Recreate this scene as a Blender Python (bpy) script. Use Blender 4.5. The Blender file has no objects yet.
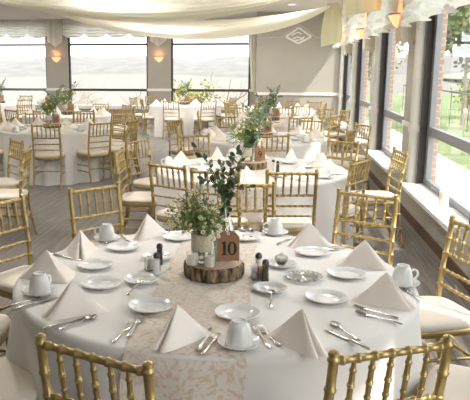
import bpy, math, random
from mathutils import Vector, Matrix
PI = math.pi
S = bpy.context.scene
COL = S.collection
# ------------------------------------------------------------------ camera, sky, sun, exposure
cam_d = bpy.data.cameras.new('camera'); cam = bpy.data.objects.new('camera', cam_d); COL.objects.link(cam)
cam.location = (0, 0, 1.709); cam.rotation_euler = (PI / 2 - 0.1962, 0, 0.1442)
cam_d.sensor_width = 36; cam_d.lens = 670.3 / 470 * 36; cam_d.shift_x = 58.1 / 470; cam_d.clip_end = 900
S.camera = cam
W = bpy.data.worlds.new('sky'); S.world = W; W.use_nodes = True
bg = W.node_tree.nodes['Background']; bg.inputs[0].default_value = (0.93, 0.96, 1.0, 1); bg.inputs[1].default_value = 2.2
sun_d = bpy.data.lights.new('sun', 'SUN'); sun_d.energy = 4.0; sun_d.angle = 0.03; sun_d.color = (1, .95, .86)
sun = bpy.data.objects.new('sun', sun_d); COL.objects.link(sun)
sun.rotation_euler = Vector((-0.70, 0.45, -1.0)).to_track_quat('-Z', 'Y').to_euler()
vs = S.view_settings
vs.view_transform = 'Standard'; vs.look = 'None'; vs.gamma = 1; vs.use_curve_mapping = False
vs.exposure = 0.97
S.cycles.max_bounces = 10; S.cycles.transparent_max_bounces = 24; S.cycles.diffuse_bounces = 5
S.cycles.caustics_reflective = False; S.cycles.caustics_refractive = False
S.cycles.use_denoising = True

# ------------------------------------------------------------------ materials
def nodes(name):
    m = bpy.data.materials.new(name); m.use_nodes = True
    n = m.node_tree.nodes; return m, n, m.node_tree.links, n['Principled BSDF']
def plain(name, col, rough=.5, metal=0, var=0, scale=8, bump=0, stretch=None, sheen=0, emit=None, coat=0):
    m, n, l, b = nodes(name)
    b.inputs['Base Color'].default_value = (*col, 1); b.inputs['Roughness'].default_value = rough; b.inputs['Metallic'].default_value = metal
    if sheen: b.inputs['Sheen Weight'].default_value = sheen
    if coat: b.inputs['Coat Weight'].default_value = coat
    if emit: b.inputs['Emission Color'].default_value = (*emit[0], 1); b.inputs['Emission Strength'].default_value = emit[1]
    if var or bump:
        tc = n.new('ShaderNodeTexCoord'); mp = n.new('ShaderNodeMapping'); tx = n.new('ShaderNodeTexNoise')
        if stretch: mp.inputs['Scale'].default_value = stretch
        tx.inputs['Scale'].default_value = scale; tx.inputs['Detail'].default_value = 5
        l.new(tc.outputs['Object'], mp.inputs['Vector']); l.new(mp.outputs[0], tx.inputs['Vector'])
        if var:
            r = n.new('ShaderNodeValToRGB'); r.color_ramp.elements[0].position = .3; r.color_ramp.elements[1].position = .7
            r.color_ramp.elements[0].color = (*[c * (1 - var) for c in col], 1); r.color_ramp.elements[1].color = (*[min(1, c * (1 + var)) for c in col], 1)
            l.new(tx.outputs['Fac'], r.inputs[0]); l.new(r.outputs[0], b.inputs['Base Color'])
        if bump:
            bp = n.new('ShaderNodeBump'); bp.inputs['Strength'].default_value = bump; bp.inputs['Distance'].default_value = .01
            l.new(tx.outputs['Fac'], bp.inputs['Height']); l.new(bp.outputs[0], b.inputs['Normal'])
    return m
def glassy(name, tint, refl=.08, rough=.02, facing=.6):
    m = bpy.data.materials.new(name); m.use_nodes = True; n = m.node_tree.nodes; l = m.node_tree.links; n.clear()
    o = n.new('ShaderNodeOutputMaterial'); t = n.new('ShaderNodeBsdfTransparent'); g = n.new('ShaderNodeBsdfGlossy'); mx = n.new('ShaderNodeMixShader')
    lw = n.new('ShaderNodeLayerWeight'); lw.inputs['Blend'].default_value = .35
    mt = n.new('ShaderNodeMath'); mt.operation = 'MULTIPLY_ADD'; mt.inputs[1].default_value = facing; mt.inputs[2].default_value = refl; mt.use_clamp = True
    t.inputs[0].default_value = (*tint, 1); g.inputs['Roughness'].default_value = rough
    l.new(lw.outputs['Fresnel'], mt.inputs[0]); l.new(mt.outputs[0], mx.inputs[0]); l.new(t.outputs[0], mx.inputs[1]); l.new(g.outputs[0], mx.inputs[2]); l.new(mx.outputs[0], o.inputs[0])
    return m
def fabric(name, col, trans=.35, rough=.8):
    m, n, l, b = nodes(name)
    b.inputs['Base Color'].default_value = (*col, 1); b.inputs['Roughness'].default_value = rough
    t = n.new('ShaderNodeBsdfTranslucent'); t.inputs[0].default_value = (*col, 1)
    mx = n.new('ShaderNodeMixShader'); mx.inputs[0].default_value = trans
    l.new(b.outputs[0], mx.inputs[1]); l.new(t.outputs[0], mx.inputs[2]); l.new(mx.outputs[0], n['Material Output'].inputs[0])
    return m
def carpet_mat():
    m, n, l, b = nodes('striped_carpet')
    tc = n.new('ShaderNodeTexCoord'); b.inputs['Roughness'].default_value = .8; b.inputs['Sheen Weight'].default_value = .5; b.inputs['Sheen Roughness'].default_value = .4
    def noise(sc, scale, det=3):
        mp = n.new('ShaderNodeMapping'); mp.inputs['Scale'].default_value = sc
        t = n.new('ShaderNodeTexNoise'); t.inputs['Scale'].default_value = scale; t.inputs['Detail'].default_value = det
        l.new(tc.outputs['Object'], mp.inputs[0]); l.new(mp.outputs[0], t.inputs['Vector']); return t
    a = noise((26, .9, 1), 1.6); c = noise((1, .35, 1), .8); d = noise((60, 60, 1), 3)
    br = n.new('ShaderNodeTexBrick'); mp = n.new('ShaderNodeMapping'); mp.inputs['Rotation'].default_value = (0, 0, PI / 2)
    l.new(tc.outputs['Object'], mp.inputs[0]); l.new(mp.outputs[0], br.inputs['Vector'])
    br.inputs['Scale'].default_value = 1; br.inputs['Brick Width'].default_value = 1.0; br.inputs['Row Height'].default_value = .11; br.inputs['Mortar Size'].default_value = .004
    br.inputs['Color1'].default_value = (.8, .8, .8, 1); br.inputs['Color2'].default_value = (1.15, 1.1, 1.05, 1); br.inputs['Mortar'].default_value = (.6, .6, .6, 1)
    r = n.new('ShaderNodeValToRGB'); e = r.color_ramp.elements
    e[0].position = .36; e[0].color = (.080, .066, .055, 1); e[1].position = .66; e[1].color = (.205, .172, .142, 1)
    ne = r.color_ramp.elements.new(.5); ne.color = (.132, .108, .088, 1)
    l.new(a.outputs['Fac'], r.inputs[0])
    mx = n.new('ShaderNodeMix'); mx.data_type = 'RGBA'; mx.blend_type = 'MULTIPLY'; mx.inputs[0].default_value = .8
    l.new(r.outputs[0], mx.inputs[6]); l.new(br.outputs['Color'], mx.inputs[7]); l.new(mx.outputs[2], b.inputs['Base Color'])
    bp = n.new('ShaderNodeBump'); bp.inputs['Strength'].default_value = .3; l.new(d.outputs['Fac'], bp.inputs['Height']); l.new(bp.outputs[0], b.inputs['Normal'])
    return m
def lace_mat():
    m, n, l, b = nodes('peach_lace'); b.inputs['Roughness'].default_value = .8
    tc = n.new('ShaderNodeTexCoord')
    v = n.new('ShaderNodeTexNoise'); v.inputs['Scale'].default_value = 17; v.inputs['Detail'].default_value = 3; v.inputs['Distortion'].default_value = 3.0
    f = n.new('ShaderNodeTexNoise'); f.inputs['Scale'].default_value = 60; f.inputs['Detail'].default_value = 3
    l.new(tc.outputs['Object'], v.inputs['Vector']); l.new(tc.outputs['Object'], f.inputs['Vector'])
    ad = n.new('ShaderNodeMath'); ad.operation = 'MULTIPLY_ADD'; ad.inputs[1].default_value = .45
    l.new(f.outputs['Fac'], ad.inputs[0]); l.new(v.outputs['Fac'], ad.inputs[2])
    r = n.new('ShaderNodeValToRGB'); e = r.color_ramp.elements
    e[0].position = .70; e[0].color = (.71, .65, .59, 1); e[1].position = .86; e[1].color = (.63, .48, .37, 1)
    l.new(ad.outputs[0], r.inputs[0]); l.new(r.outputs[0], b.inputs['Base Color'])
    return m
def bark_mat():
    m, n, l, b = nodes('bark'); b.inputs['Roughness'].default_value = .95
    tc = n.new('ShaderNodeTexCoord'); mp = n.new('ShaderNodeMapping'); mp.inputs['Scale'].default_value = (1, 1, .25)
    t = n.new('ShaderNodeTexNoise'); t.inputs['Scale'].default_value = 55; t.inputs['Detail'].default_value = 6
    l.new(tc.outputs['Object'], mp.inputs[0]); l.new(mp.outputs[0], t.inputs['Vector'])
    r = n.new('ShaderNodeValToRGB'); e = r.color_ramp.elements
    e[0].position = .38; e[0].color = (.04, .024, .015, 1); e[1].position = .66; e[1].color = (.40, .28, .17, 1)
    l.new(t.outputs['Fac'], r.inputs[0]); l.new(r.outputs[0], b.inputs['Base Color'])
    bp = n.new('ShaderNodeBump'); bp.inputs['Strength'].default_value = .8; bp.inputs['Distance'].default_value = .004
    l.new(t.outputs['Fac'], bp.inputs['Height']); l.new(bp.outputs[0], b.inputs['Normal']); return m
def rings_mat():
    m, n, l, b = nodes('cut_wood'); b.inputs['Roughness'].default_value = .8
    tc = n.new('ShaderNodeTexCoord'); w = n.new('ShaderNodeTexWave'); w.wave_type = 'RINGS'; w.rings_direction = 'Z'
    w.inputs['Scale'].default_value = 22; w.inputs['Distortion'].default_value = 3; w.inputs['Detail'].default_value = 2
    l.new(tc.outputs['Object'], w.inputs['Vector'])
    r = n.new('ShaderNodeValToRGB'); r.color_ramp.elements[0].color = (.52, .34, .23, 1); r.color_ramp.elements[1].color = (.72, .54, .40, 1)
    l.new(w.outputs['Fac'], r.inputs[0]); l.new(r.outputs[0], b.inputs['Base Color']); return m
def brick_mat():
    m, n, l, b = nodes('red_brick'); b.inputs['Roughness'].default_value = .9
    tc = n.new('ShaderNodeTexCoord'); br = n.new('ShaderNodeTexBrick'); mp = n.new('ShaderNodeMapping'); mp.inputs['Rotation'].default_value = (PI / 2, 0, 0)
    l.new(tc.outputs['Object'], mp.inputs[0]); l.new(mp.outputs[0], br.inputs['Vector'])
    br.inputs['Scale'].default_value = 1; br.inputs['Brick Width'].default_value = .21; br.inputs['Row Height'].default_value = .075; br.inputs['Mortar Size'].default_value = .008
    br.inputs['Color1'].default_value = (.40, .26, .20, 1); br.inputs['Color2'].default_value = (.47, .33, .26, 1); br.inputs['Mortar'].default_value = (.5, .45, .4, 1)
    l.new(br.outputs['Color'], b.inputs['Base Color']); return m

M = {}
M['gold'] = plain('gold_paint', (.45, .33, .14), .36, .66, var=.08, scale=20)
M['cushion'] = plain('cream_cushion', (.78, .70, .60), .75, var=.03, scale=6)
M['cloth'] = plain('white_linen', (.745, .715, .685), .7, bump=.03, scale=200, sheen=.2)
M['napkin'] = plain('satin_napkin', (.89, .81, .735), .45, sheen=.2)
M['china'] = plain('white_china', (.80, .80, .79), .16, coat=.3)
M['steel'] = plain('polished_steel', (.62, .60, .57), .2, 1)
M['glass'] = glassy('clear_glass', (.975, .988, .982), .07, .04, .6)
M['bottleglass'] = glassy('aqua_bottle_glass', (.92, .96, .94), .10, .12, .5)
M['glassthin'] = glassy('clear_glass_thin', (.99, .99, .99), .03, .05, .2)
M['pane'] = glassy('window_glass', (.97, .98, .98), .02, .0, .25)
M['lace'] = lace_mat(); M['bark'] = bark_mat(); M['cutwood'] = rings_mat(); M['brick'] = brick_mat(); M['carpet'] = carpet_mat()
M['kraft'] = plain('kraft_card', (.34, .185, .10), .85, var=.06, scale=60)
M['ink'] = plain('black_ink', (.012, .010, .010), .6)
M['eyelet'] = plain('white_eyelet', (.8, .8, .78), .4)
M['burlap'] = plain('lace_band', (.60, .53, .42), .95, var=.18, scale=150, bump=.4)
M['wax'] = plain('white_wax', (.82, .78, .68), .5)
M['stem'] = plain('green_stem', (.10, .19, .05), .6)
M['fern'] = plain('fresh_leaf', (.22, .30, .09), .6, var=.4, scale=40)
M['petal'] = plain('white_petal', (.86, .84, .74), .6)
M['pollen'] = plain('yellow_pollen', (.72, .40, .03), .7)
M['euc'] = plain('eucalyptus_leaf', (.075, .115, .055), .5, var=.45, scale=18)
M['euclit'] = plain('lit_eucalyptus_leaf', (.20, .27, .17), .5, var=.4, scale=18)  # same eucalyptus on farther tables, colour lightened to paint in bright light
M['pepper'] = plain('ground_pepper', (.07, .05, .04), .8, var=.5, scale=300)
M['salt'] = plain('salt_grain', (.92, .92, .90), .8)
M['cap'] = plain('dark_steel_cap', (.10, .095, .09), .3, .8)
M['packet'] = plain('white_packet', (.85, .84, .82), .7); M['pink'] = plain('pink_packet', (.80, .10, .30), .6); M['yellow'] = plain('yellow_packet', (.80, .62, .05), .6)
M['honey'] = plain('brown_preserve', (.16, .085, .03), .3)
M['wall'] = plain('greige_paint', (.39, .36, .31), .8, var=.02, scale=3)
M['ceil'] = plain('ceiling_paint', (.70, .68, .64), .9)
M['white'] = plain('white_trim_paint', (.80, .78, .74), .5)
M['column'] = plain('grey_column_paint', (.46, .43, .39), .7)
M['pipe'] = plain('cream_pipe_paint', (.72, .69, .62), .5)
M['base'] = plain('brown_baseboard', (.12, .065, .035), .6, var=.3, scale=9, stretch=(8, 1, 8))
M['darkframe'] = plain('dark_window_frame', (.055, .042, .040), .5)
M['greyframe'] = plain('blue_grey_window_frame', (.23, .24, .26), .45, .3)
M['valance'] = fabric('valance_cloth', (.88, .86, .81), .45)
M['tail'] = fabric('shaded_tail_cloth', (.72, .66, .56), .2)  # cream tail fabric, its shade put into a beige colour
M['swag'] = fabric('ceiling_swag_cloth', (.88, .85, .74), .5)
M['swagtail'] = fabric('yellow_swag_cloth', (.88, .86, .70), .45)
M['bulbglass'] = plain('amber_lamp_glass', (.9, .62, .38), .4, emit=((1, .46, .20), .6))
M['lampdisc'] = plain('lamp_disc', (.9, .85, .75), .5, emit=((1, .88, .7), 3))
M['lampmetal'] = plain('lamp_metal', (.35, .31, .27), .4, .6)
M['lawn'] = plain('lawn_grass', (.11, .15, .05), .95, var=.35, scale=1.5)
M['patio'] = plain('pale_paving', (.38, .36, .33), .9, var=.06, scale=2)
M['field'] = plain('straw_field', (.135, .126, .105), .95, var=.14, scale=.3)
M['hill'] = plain('hazy_hillside', (.128, .122, .114), 1, var=.16, scale=.16)
M['hillgreen'] = plain('wooded_hillside', (.17, .205, .11), 1, var=.25, scale=.12)
M['trunk'] = plain('tree_bark', (.30, .25, .20), .9)
M['leafa'] = plain('spring_leaf', (.13, .18, .055), .7, var=.35, scale=2)
M['leafb'] = plain('yellow_green_leaf', (.27, .28, .09), .7, var=.3, scale=2)
M['rail'] = plain('dark_rail', (.08, .085, .08), .6)
M['roof'] = plain('pale_roof', (.55, .58, .55), .8)

# ------------------------------------------------------------------ mesh helpers
class MB:
    def __init__(s): s.v = []; s.f = []; s.m = []; s.mi = 0
    def add(s, vs, fs):
        o = len(s.v); s.v += [tuple(v) for v in vs]; s.f += [tuple(i + o for i in f) for f in fs]; s.m += [s.mi] * len(fs); return s
    def box(s, a, b):
        (x0, y0, z0), (x1, y1, z1) = a, b
        return s.add([(x0, y0, z0), (x1, y0, z0), (x1, y1, z0), (x0, y1, z0), (x0, y0, z1), (x1, y0, z1), (x1, y1, z1), (x0, y1, z1)],
                     [(0, 3, 2, 1), (4, 5, 6, 7), (0, 1, 5, 4), (1, 2, 6, 5), (2, 3, 7, 6), (3, 0, 4, 7)])
    def rings(s, rs, closed_ends=True, loop=False):
        n = len(rs[0]); vs = [p for r in rs for p in r]; fs = []
        for i in range(len(rs) - (0 if loop else 1)):
            a = i * n; b = ((i + 1) % len(rs)) * n
            for j in range(n): fs.append((a + j, a + (j + 1) % n, b + (j + 1) % n, b + j))
        if closed_ends and not loop: fs += [tuple(range(n))[::-1], tuple((len(rs) - 1) * n + j for j in range(n))]
        return s.add(vs, fs)
    def sweep(s, pts, rad, seg=8, flat=None):
        pts = [Vector(p) for p in pts]; rs = []
        up0 = None
        for i, p in enumerate(pts):
            d = (pts[min(i + 1, len(pts) - 1)] - pts[max(i - 1, 0)]).normalized()
            if up0 is None: up0 = Vector((0, 0, 1)) if abs(d.z) < .9 else Vector((0, 1, 0))
            a = d.cross(up0); a = a.normalized() if a.length > 1e-6 else Vector((1, 0, 0)); b = d.cross(a).normalized(); up0 = -b if (-b).dot(up0) > 0 else b
            r = rad[i] if isinstance(rad, (list, tuple)) else rad
            k = flat or 1
            rs.append([p + a * (r * math.cos(2 * PI * j / seg)) + b * (r * k * math.sin(2 * PI * j / seg)) for j in range(seg)])
        return s.rings(rs)
    def bamboo(s, a, b, r, knots, seg=8, bump=1.38, curve=None, taper=None):
        """a tube with raised collars at the given fractions of its length"""
        a = Vector(a); b = Vector(b); L = (b - a).length; ts = {0.0, 1.0}; kn = {}
        for k in knots:
            w = .0065 / L; s2 = .0035 / L
            for t, q in ((k - w, 1), (k - s2, bump), (k + s2, bump), (k + w, 1)):
                if 0 <= t <= 1: kn[round(t, 5)] = q
        if curve or taper: ts |= {i / 8 for i in range(9)}
        allt = sorted(ts | set(kn)); pts = []; rad = []
        for t in allt:
            pts.append(a.lerp(b, t) + (curve(t) if curve else Vector())); rad.append(r * kn.get(round(t, 5), 1) * (taper(t) if taper else 1))
        return s.sweep(pts, rad, seg)
    def lathe(s, prof, seg=24, c=(0, 0, 0), wob=None, close=True):
        rs = []
        for r, z in prof:
            rs.append([(c[0] + r * (wob(2 * PI * j / seg) if wob else 1) * math.cos(2 * PI * j / seg), c[1] + r * (wob(2 * PI * j / seg) if wob else 1) * math.sin(2 * PI * j / seg), c[2] + z) for j in range(seg)])
        return s.rings(rs, close)
    def grid(s, fn, nu, nv, loopu=False):
        vs = [fn(i / nu, j / nv) for j in range(nv + 1) for i in range(nu + (0 if loopu else 1))]
        w = nu if loopu else nu + 1; fs = []
        for j in range(nv):
            for i in range(nu): fs.append((j * w + i, j * w + (i + 1) % w, (j + 1) * w + (i + 1) % w, (j + 1) * w + i))
        return s.add(vs, fs)
    def mesh(s, name, mats, smooth=True, angle=None):
        me = bpy.data.meshes.new(name); me.from_pydata([tuple(v) for v in s.v], [], s.f)
        for m in (mats if isinstance(mats, (list, tuple)) else [mats]): me.materials.append(M[m] if isinstance(m, str) else m)
        me.polygons.foreach_set('material_index', s.m); me.update()
        if smooth:
            me.polygons.foreach_set('use_smooth', [True] * len(me.polygons))
            try: me.set_sharp_from_angle(angle=math.radians(angle or 50))
            except Exception: pass
        return me
def obj(name, me, parent=None, loc=(0, 0, 0), rz=0):
    o = bpy.data.objects.new(name, me); COL.objects.link(o); o.location = loc; o.rotation_euler = (0, 0, rz)
    if parent: o.parent = parent
    return o
def tag(o, label, cat, group=None, kind=None):
    if label: o['label'] = label
    if cat: o['category'] = cat
    if group: o['group'] = group
    if kind: o['kind'] = kind
    return o
def thing(name, label, cat, loc=(0, 0, 0), rz=0, group=None):
    return tag(obj(name, None, None, loc, rz), label, cat, group)
def dup(root, loc, rz, label, group=None):
    r = root.copy(); COL.objects.link(r); r.location = loc; r.rotation_euler = (0, 0, rz); r['label'] = label
    if group: r['group'] = group
    for ch in list(root.children):
        c = ch.copy(); COL.objects.link(c); c.parent = r
        for g in list(ch.children):
            d = g.copy(); COL.objects.link(d); d.parent = c
    return r
def kill(root):
    for c in list(root.children_recursive): bpy.data.objects.remove(c)
    bpy.data.objects.remove(root)
def struct(name, mb, mat, parent=None, smooth=False):
    o = obj(name, mb.mesh(name, mat, smooth), parent)
    if not parent: o['kind'] = 'structure'
    return o
def place(protos, key, maker, name, label, loc, rz, group):
    """first use moves the prototype itself, later uses copy it with its parts"""
    if key not in protos:
        o = maker(); protos[key] = o; o.location = loc; o.rotation_euler = (0, 0, rz); o['label'] = label
        if group: o['group'] = group
        return o
    return dup(protos[key], loc, rz, label, group)
PR = {}

# ------------------------------------------------------------------ room shell
BY = 19.3      # window part of the back wall
EY = 17.4      # solid part of the back wall
RX = 1.66      # face of the columns on the window side
LX = 1.53      # face of the low wall under the sills
CZ = 3.05
struct('floor', MB().add([(-12, -5, 0), (1.95, -5, 0), (1.95, BY + .2, 0), (-12, BY + .2, 0)], [(0, 1, 2, 3)]), 'carpet')
struct('ceiling', MB().box((-12, -5, CZ), (2.1, BY + .3, CZ + .2)), 'ceil')
b = MB()
wx = [(-9.75, -6.67), (-6.02, -3.65), (-2.98, -.72)]       # window openings in the back wall
for a, c in [(-12, -9.75), (-6.67, -6.02), (-3.65, -2.98), (-.72, -.3)]: b.box((a, BY, 0), (c, BY + .3, CZ))
for a, c in wx: b.box((a, BY, 0), (c, BY + .3, .55)); b.box((a, BY, 2.95), (c, BY + .3, CZ))
struct('wall_back', b, 'wall')
struct('wall_front', MB().box((-12, -5.2, 0), (2.0, -5, CZ)), 'wall')
struct('wall_left', MB().box((-12.2, -5, 0), (-12, BY, CZ)), 'wall')
b = MB(); b.box((-.5, EY, 0), (1.75, EY + .15, CZ)); b.box((-.5, EY + .15, 0), (-.36, BY, CZ)); struct('wall_end', b, 'wall')
b = MB(); b.box((-12, BY - .015, 0), (-.5, BY, .1)); struct('baseboard_back', b, 'base')
b = MB(); b.box((-.52, EY - .015, 0), (1.53, EY, .1)); struct('baseboard_end', b, 'base')
b = MB(); b.box((-.52, EY - .025, 1.0), (1.66, EY, 1.07)); struct('trim_1', b, 'white')
b = MB()
for a, c in [(-6.67, -6.02), (-3.65, -2.98), (-.72, -.5)]: b.box((a - .02, BY - .03, 1.02), (c + .02, BY, 1.09))
struct('trim_2', b, 'white')
# picture moulding with a raised diamond on the end wall
def mould(name, pts, mat='wall', w=.022):
    m = MB()
    for p, q in zip(pts, pts[1:]): m.sweep([(p[0], EY - .005, p[1]), (q[0], EY - .005, q[1])], w, 6)
    return struct(name, m, mat)
mould('trim_3', [(-.45, 2.42), (.10, 2.42), (.53, 2.74), (.96, 2.42), (1.6, 2.42)], 'column', .028)
mould('trim_4', [(.22, 2.44), (.53, 2.66), (.84, 2.44), (.53, 2.28), (.22, 2.44)], 'white', .028)
m = MB()
for pts in ([(.36, 2.47), (.44, 2.52), (.53, 2.55), (.6, 2.5)], [(.40, 2.40), (.5, 2.44), (.6, 2.40), (.68, 2.45)], [(.45, 2.36), (.55, 2.36), (.66, 2.40)]):
    m.sweep([(x, EY - .005, z) for x, z in pts], .018, 6)
struct('trim_5', m, 'white')
# back windows: outer frame, two bars, panes
for i, (a, c) in enumerate(wx):
    w = obj('window_%d' % (i + 1), None); w['kind'] = 'structure'
    f = MB(); y0, y1 = BY + .08, BY + .16
    f.box((a, y0, .55), (a + .05, y1, 2.95)); f.box((c - .05, y0, .55), (c, y1, 2.95)); f.box((a, y0, 2.9), (c, y1, 2.95))
    f.box((a + .05, y0, 2.31), (c - .05, y1, 2.37)); f.box((a + .05, y0, 1.01), (c - .05, y1, 1.08))
    struct('frame', f, 'greyframe' if i == 0 else 'darkframe', w)
    struct('sill', MB().box((a, BY - .06, .5), (c, BY + .16, .6)), 'white', w)
    g = MB()
    for z0, z1 in ((.6, 1.01), (1.08, 2.31), (2.37, 2.9)): g.add([(a + .05, BY + .12, z0), (c - .05, BY + .12, z0), (c - .05, BY + .12, z1), (a + .05, BY + .12, z1)], [(0, 1, 2, 3)])
    struct('pane', g, 'pane', w)
# window side: low wall, columns, pipes, windows
ys = [1.65, 4.9, 8.15, 11.4, 14.65, 17.4]     # far edge of each window (pipe position)
b = MB(); b.box((LX, -5, 0), (2.0, EY, .33)); struct('wall_right', b, 'wall')
b = MB(); b.box((LX - .015, -5, 0), (LX, EY, .1)); struct('baseboard_right', b, 'base')
b = MB()
for y in ys[:-1]: b.box((RX, y, .33), (1.82, y + .92, CZ))
b.box((RX, -5, .33), (1.82, -.95, CZ)); b.box((RX, -5, 2.75), (1.82, EY, CZ))
struct('wall_right_columns', b, 'column')
b = MB()
for y in ys[:-1]: b.box((RX - .02, y - .02, .97), (RX, y + .94, 1.03))
struct('trim_6', b, 'white')
tn = 7
for y in ys[1:]:
    yy = y - (.08 if y > 17 else .0)
    p = MB(); p.sweep([(RX - .045, yy + .02, .33), (RX - .045, yy + .02, CZ)], .05, 12); p.sweep([(RX - .045, yy + .02, .96), (RX - .045, yy + .02, 1.04)], .066, 12)
    struct('trim_%d' % tn, p, 'pipe', smooth=True); tn += 1
for i, y in enumerate(ys[1:]):
    a = y - 2.31; c = y - .04
    w = obj('window_%d' % (i + 4), None); w['kind'] = 'structure'
    struct('sill', MB().box((LX - .05, a - .03, .33), (1.95, c + .02, .37)), 'white', w)
    f = MB(); f.box((1.67, c - .05, .37), (1.80, c, 2.8)); f.box((1.67, a, .37), (1.80, a + .05, 2.8)); struct('jamb', f, 'darkframe', w)
    f = MB(); x0, x1 = 1.74, 1.80
    f.box((x0, c - .16, .37), (x1, c - .05, 2.8)); f.box((x0, a + .05, .37), (x1, a + .16, 2.8)); f.box((x0, a + .16, .37), (x1, c - .16, .44)); f.box((x0, a + .16, .94), (x1, c - .16, 1.04))
    struct('frame', f, 'greyframe', w)
    g = MB()
    for z0, z1 in ((.44, .94), (1.04, 2.75)): g.add([(1.77, a + .16, z0), (1.77, c - .16, z0), (1.77, c - .16, z1), (1.77, a + .16, z1)], [(0, 1, 2, 3)])
    struct('pane', g, 'pane', w)

# ------------------------------------------------------------------ drapery
def valance_mesh(L, n, z0, z1, seed, depth=.09):
    """festoon valance of n swags along local x (0..L), hanging from z1; swag bottoms reach z0"""
    rnd = random.Random(seed); nu = n * 14; nv = 34
    def fn(u, v):
        x = u * L; s = (u * n) % 1.0; sg = 4 * s * (1 - s)
        zb = z0 + .11 * (1 - sg) ** 1.6
        z = z1 + (zb - z1) * v
        ph = v * 5.2 + sg * 1.5 * v
        d = depth * (.35 + .65 * sg) * (v ** .6) + .05 * math.sin(2 * PI * ph) * (.3 + sg) * v + .012 * math.sin(u * n * 2 * PI * 2)
        return (x, -d, z)
    return MB().grid(fn, nu, nv).mesh('valance', 'valance')
def jabot_mesh(w, z0, z1, seed):
    """flat pleated tail with a stepped hem"""
    n = 6
    def fn(u, v):
        k = u * n; t = abs((k % 2) - 1)
        zb = z0 + (z1 - z0) * .22 * abs(u - .5) * 2
        return ((u - .5) * w, -.03 - .035 * t, z1 + (zb - z1) * v)
    return MB().grid(fn, n * 4, 8).mesh('jabot', 'valance')
def box_tail_mesh(w, d, z0, z1):
    '''pleated fabric wrapped round three sides of a column head: local x along the wall, -y into the room'''
    P = [(-w / 2, 0), (-w / 2, -d), (w / 2, -d), (w / 2, 0)]; n = 60
    def fn(u, v):
        q = u * 3; k = min(2, int(q)); f = q - k; x = P[k][0] + (P[k + 1][0] - P[k][0]) * f; y = P[k][1] + (P[k + 1][1] - P[k][1]) * f
        r = .008 * abs(((u * 15) % 2) - 1); step = .05 * (int(u * 15) % 2) + .03 * math.sin(u * PI * 2)
        return (x * (1 + r), y * (1 + r * 2), z1 + (z0 + step - z1) * v)
    m = MB().grid(fn, n, 6); return m.mesh('box_tail', 'tail')
names = ['at the far corner beside the first wall lamp', 'between the two wall lamps', 'beside the long curtain']
for i, (a, c) in enumerate([(-9.75, -6.55), (-6.13, -3.52), (-3.1, -.75)]):
    tag(obj('valance', valance_mesh(c - a, 4 if i != 0 else 5, 2.52, CZ, i), None, (a, BY - .04, 0)), 'cream swagged valance over the back window ' + names[i], 'valance', 'valances along the back windows')
for i, x in enumerate((-6.36, -3.32)):
    tag(obj('fabric_tail', jabot_mesh(.46, 2.26, 3.04, i), None, (x, BY - .03, 0)), 'cream pleated fabric tail above the ' + ('corner-most' if i == 0 else 'middle') + ' back wall lamp', 'drapery', 'pleated tails on the back columns')
def curtain(u, v):
    z = 2.62 + (1.02 - 2.62) * v; w = .34 * (1 - .55 * v); x = -.5 - .30 + .14 * v + w * u
    return (x, -.06 * math.sin(u * PI * 7) * (1 - .3 * v), z)
tag(obj('curtain', MB().grid(curtain, 42, 14).mesh('curtain', 'swag'), None, (0, BY - .2, 0)), 'narrow cream curtain gathered beside the last back window', 'curtain')
rn = ['over the nearer bay', 'over the second bay', 'over the third bay', 'over the far bay by the end wall']
for i, y in enumerate(ys[1:]):
    tag(obj('valance', valance_mesh(2.9, 3, 2.14, CZ, 10 + i, .13), None, (RX - .15, y + .12, 0), -PI / 2), 'cream swagged valance on the window side, its bay ' + ['out of the frame', 'with the pillar candle', 'second from the candle', 'third from the candle', 'next to the end wall'][i], 'valance', 'valances along the side windows')
for i, y in enumerate(ys[1:-1]):
    tag(obj('fabric_tail', box_tail_mesh(.42, .22, 1.97, 2.9), None, (RX - .002, y + .40, 0), -PI / 2), 'pleated fabric tail on the window-side column ' + ['out of the frame', 'beside the pillar candle bay', 'second from the candle bay', 'third from the candle bay'][i], 'drapery', 'pleated tails on the window columns').data.materials[0] = M['tail']

def swag_sheet(gl, gr, far, near, zf, zn, seed, n_f):
    """fabric hung across the room, gathered at the two ends gl and gr, spread between y=far and y=near in the middle"""
    gl = Vector(gl); gr = Vector(gr)
    def fn(u, v):
        q = u ** 1.25; s = (4 * q * (1 - q)) ** .75
        y0 = gl.y + (gr.y - gl.y) * u
        y = y0 + (far + (near - far) * v - y0) * s
        x = gl.x + (gr.x - gl.x) * u
        zt = gl.z + (gr.z - gl.z) * u; zm = zf + (zn - zf) * v
        z = zt + (zm - zt) * (4 * q * (1 - q)) ** .8
        k = math.sin(v * PI * 2 * n_f + 2.2 * math.sin(u * 3 + seed)) + .5 * math.sin(v * PI * 2 * n_f * 1.9 + seed + 3 * u)
        return (x, y, z + .022 * k * s)
    return MB().grid(fn, 60, 150).mesh('ceiling_swag', 'swag')
tag(obj('fabric_swag', swag_sheet((-5.3, 14.2, 3.04), (1.12, 14.2, 2.95), 14.2, 10.95, 2.27, 2.42, 1, 9)), 'cream fabric swag slung under the ceiling, nearer the back windows', 'drapery', 'ceiling swags')
tag(obj('fabric_swag', swag_sheet((-5.6, 8.8, 3.0), (1.12, 8.8, 2.98), 10.4, 6.8, 2.40, 2.55, 4, 9)), 'cream fabric swag slung under the ceiling, above the tables with number tags', 'drapery', 'ceiling swags')
def tail_mesh(w, h):
    def fn(u, v):
        a = u * 2 * PI; r = w * (.30 + .2 * math.sin(v * 2.2) + .06 * v) * (1 + .10 * math.cos(a * 7))
        return (r * math.cos(a), r * .6 * math.sin(a), -h * v * (1 - .05 * math.cos(a)))
    return MB().grid(fn, 56, 12, True).mesh('swag_tail', 'swagtail')
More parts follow.
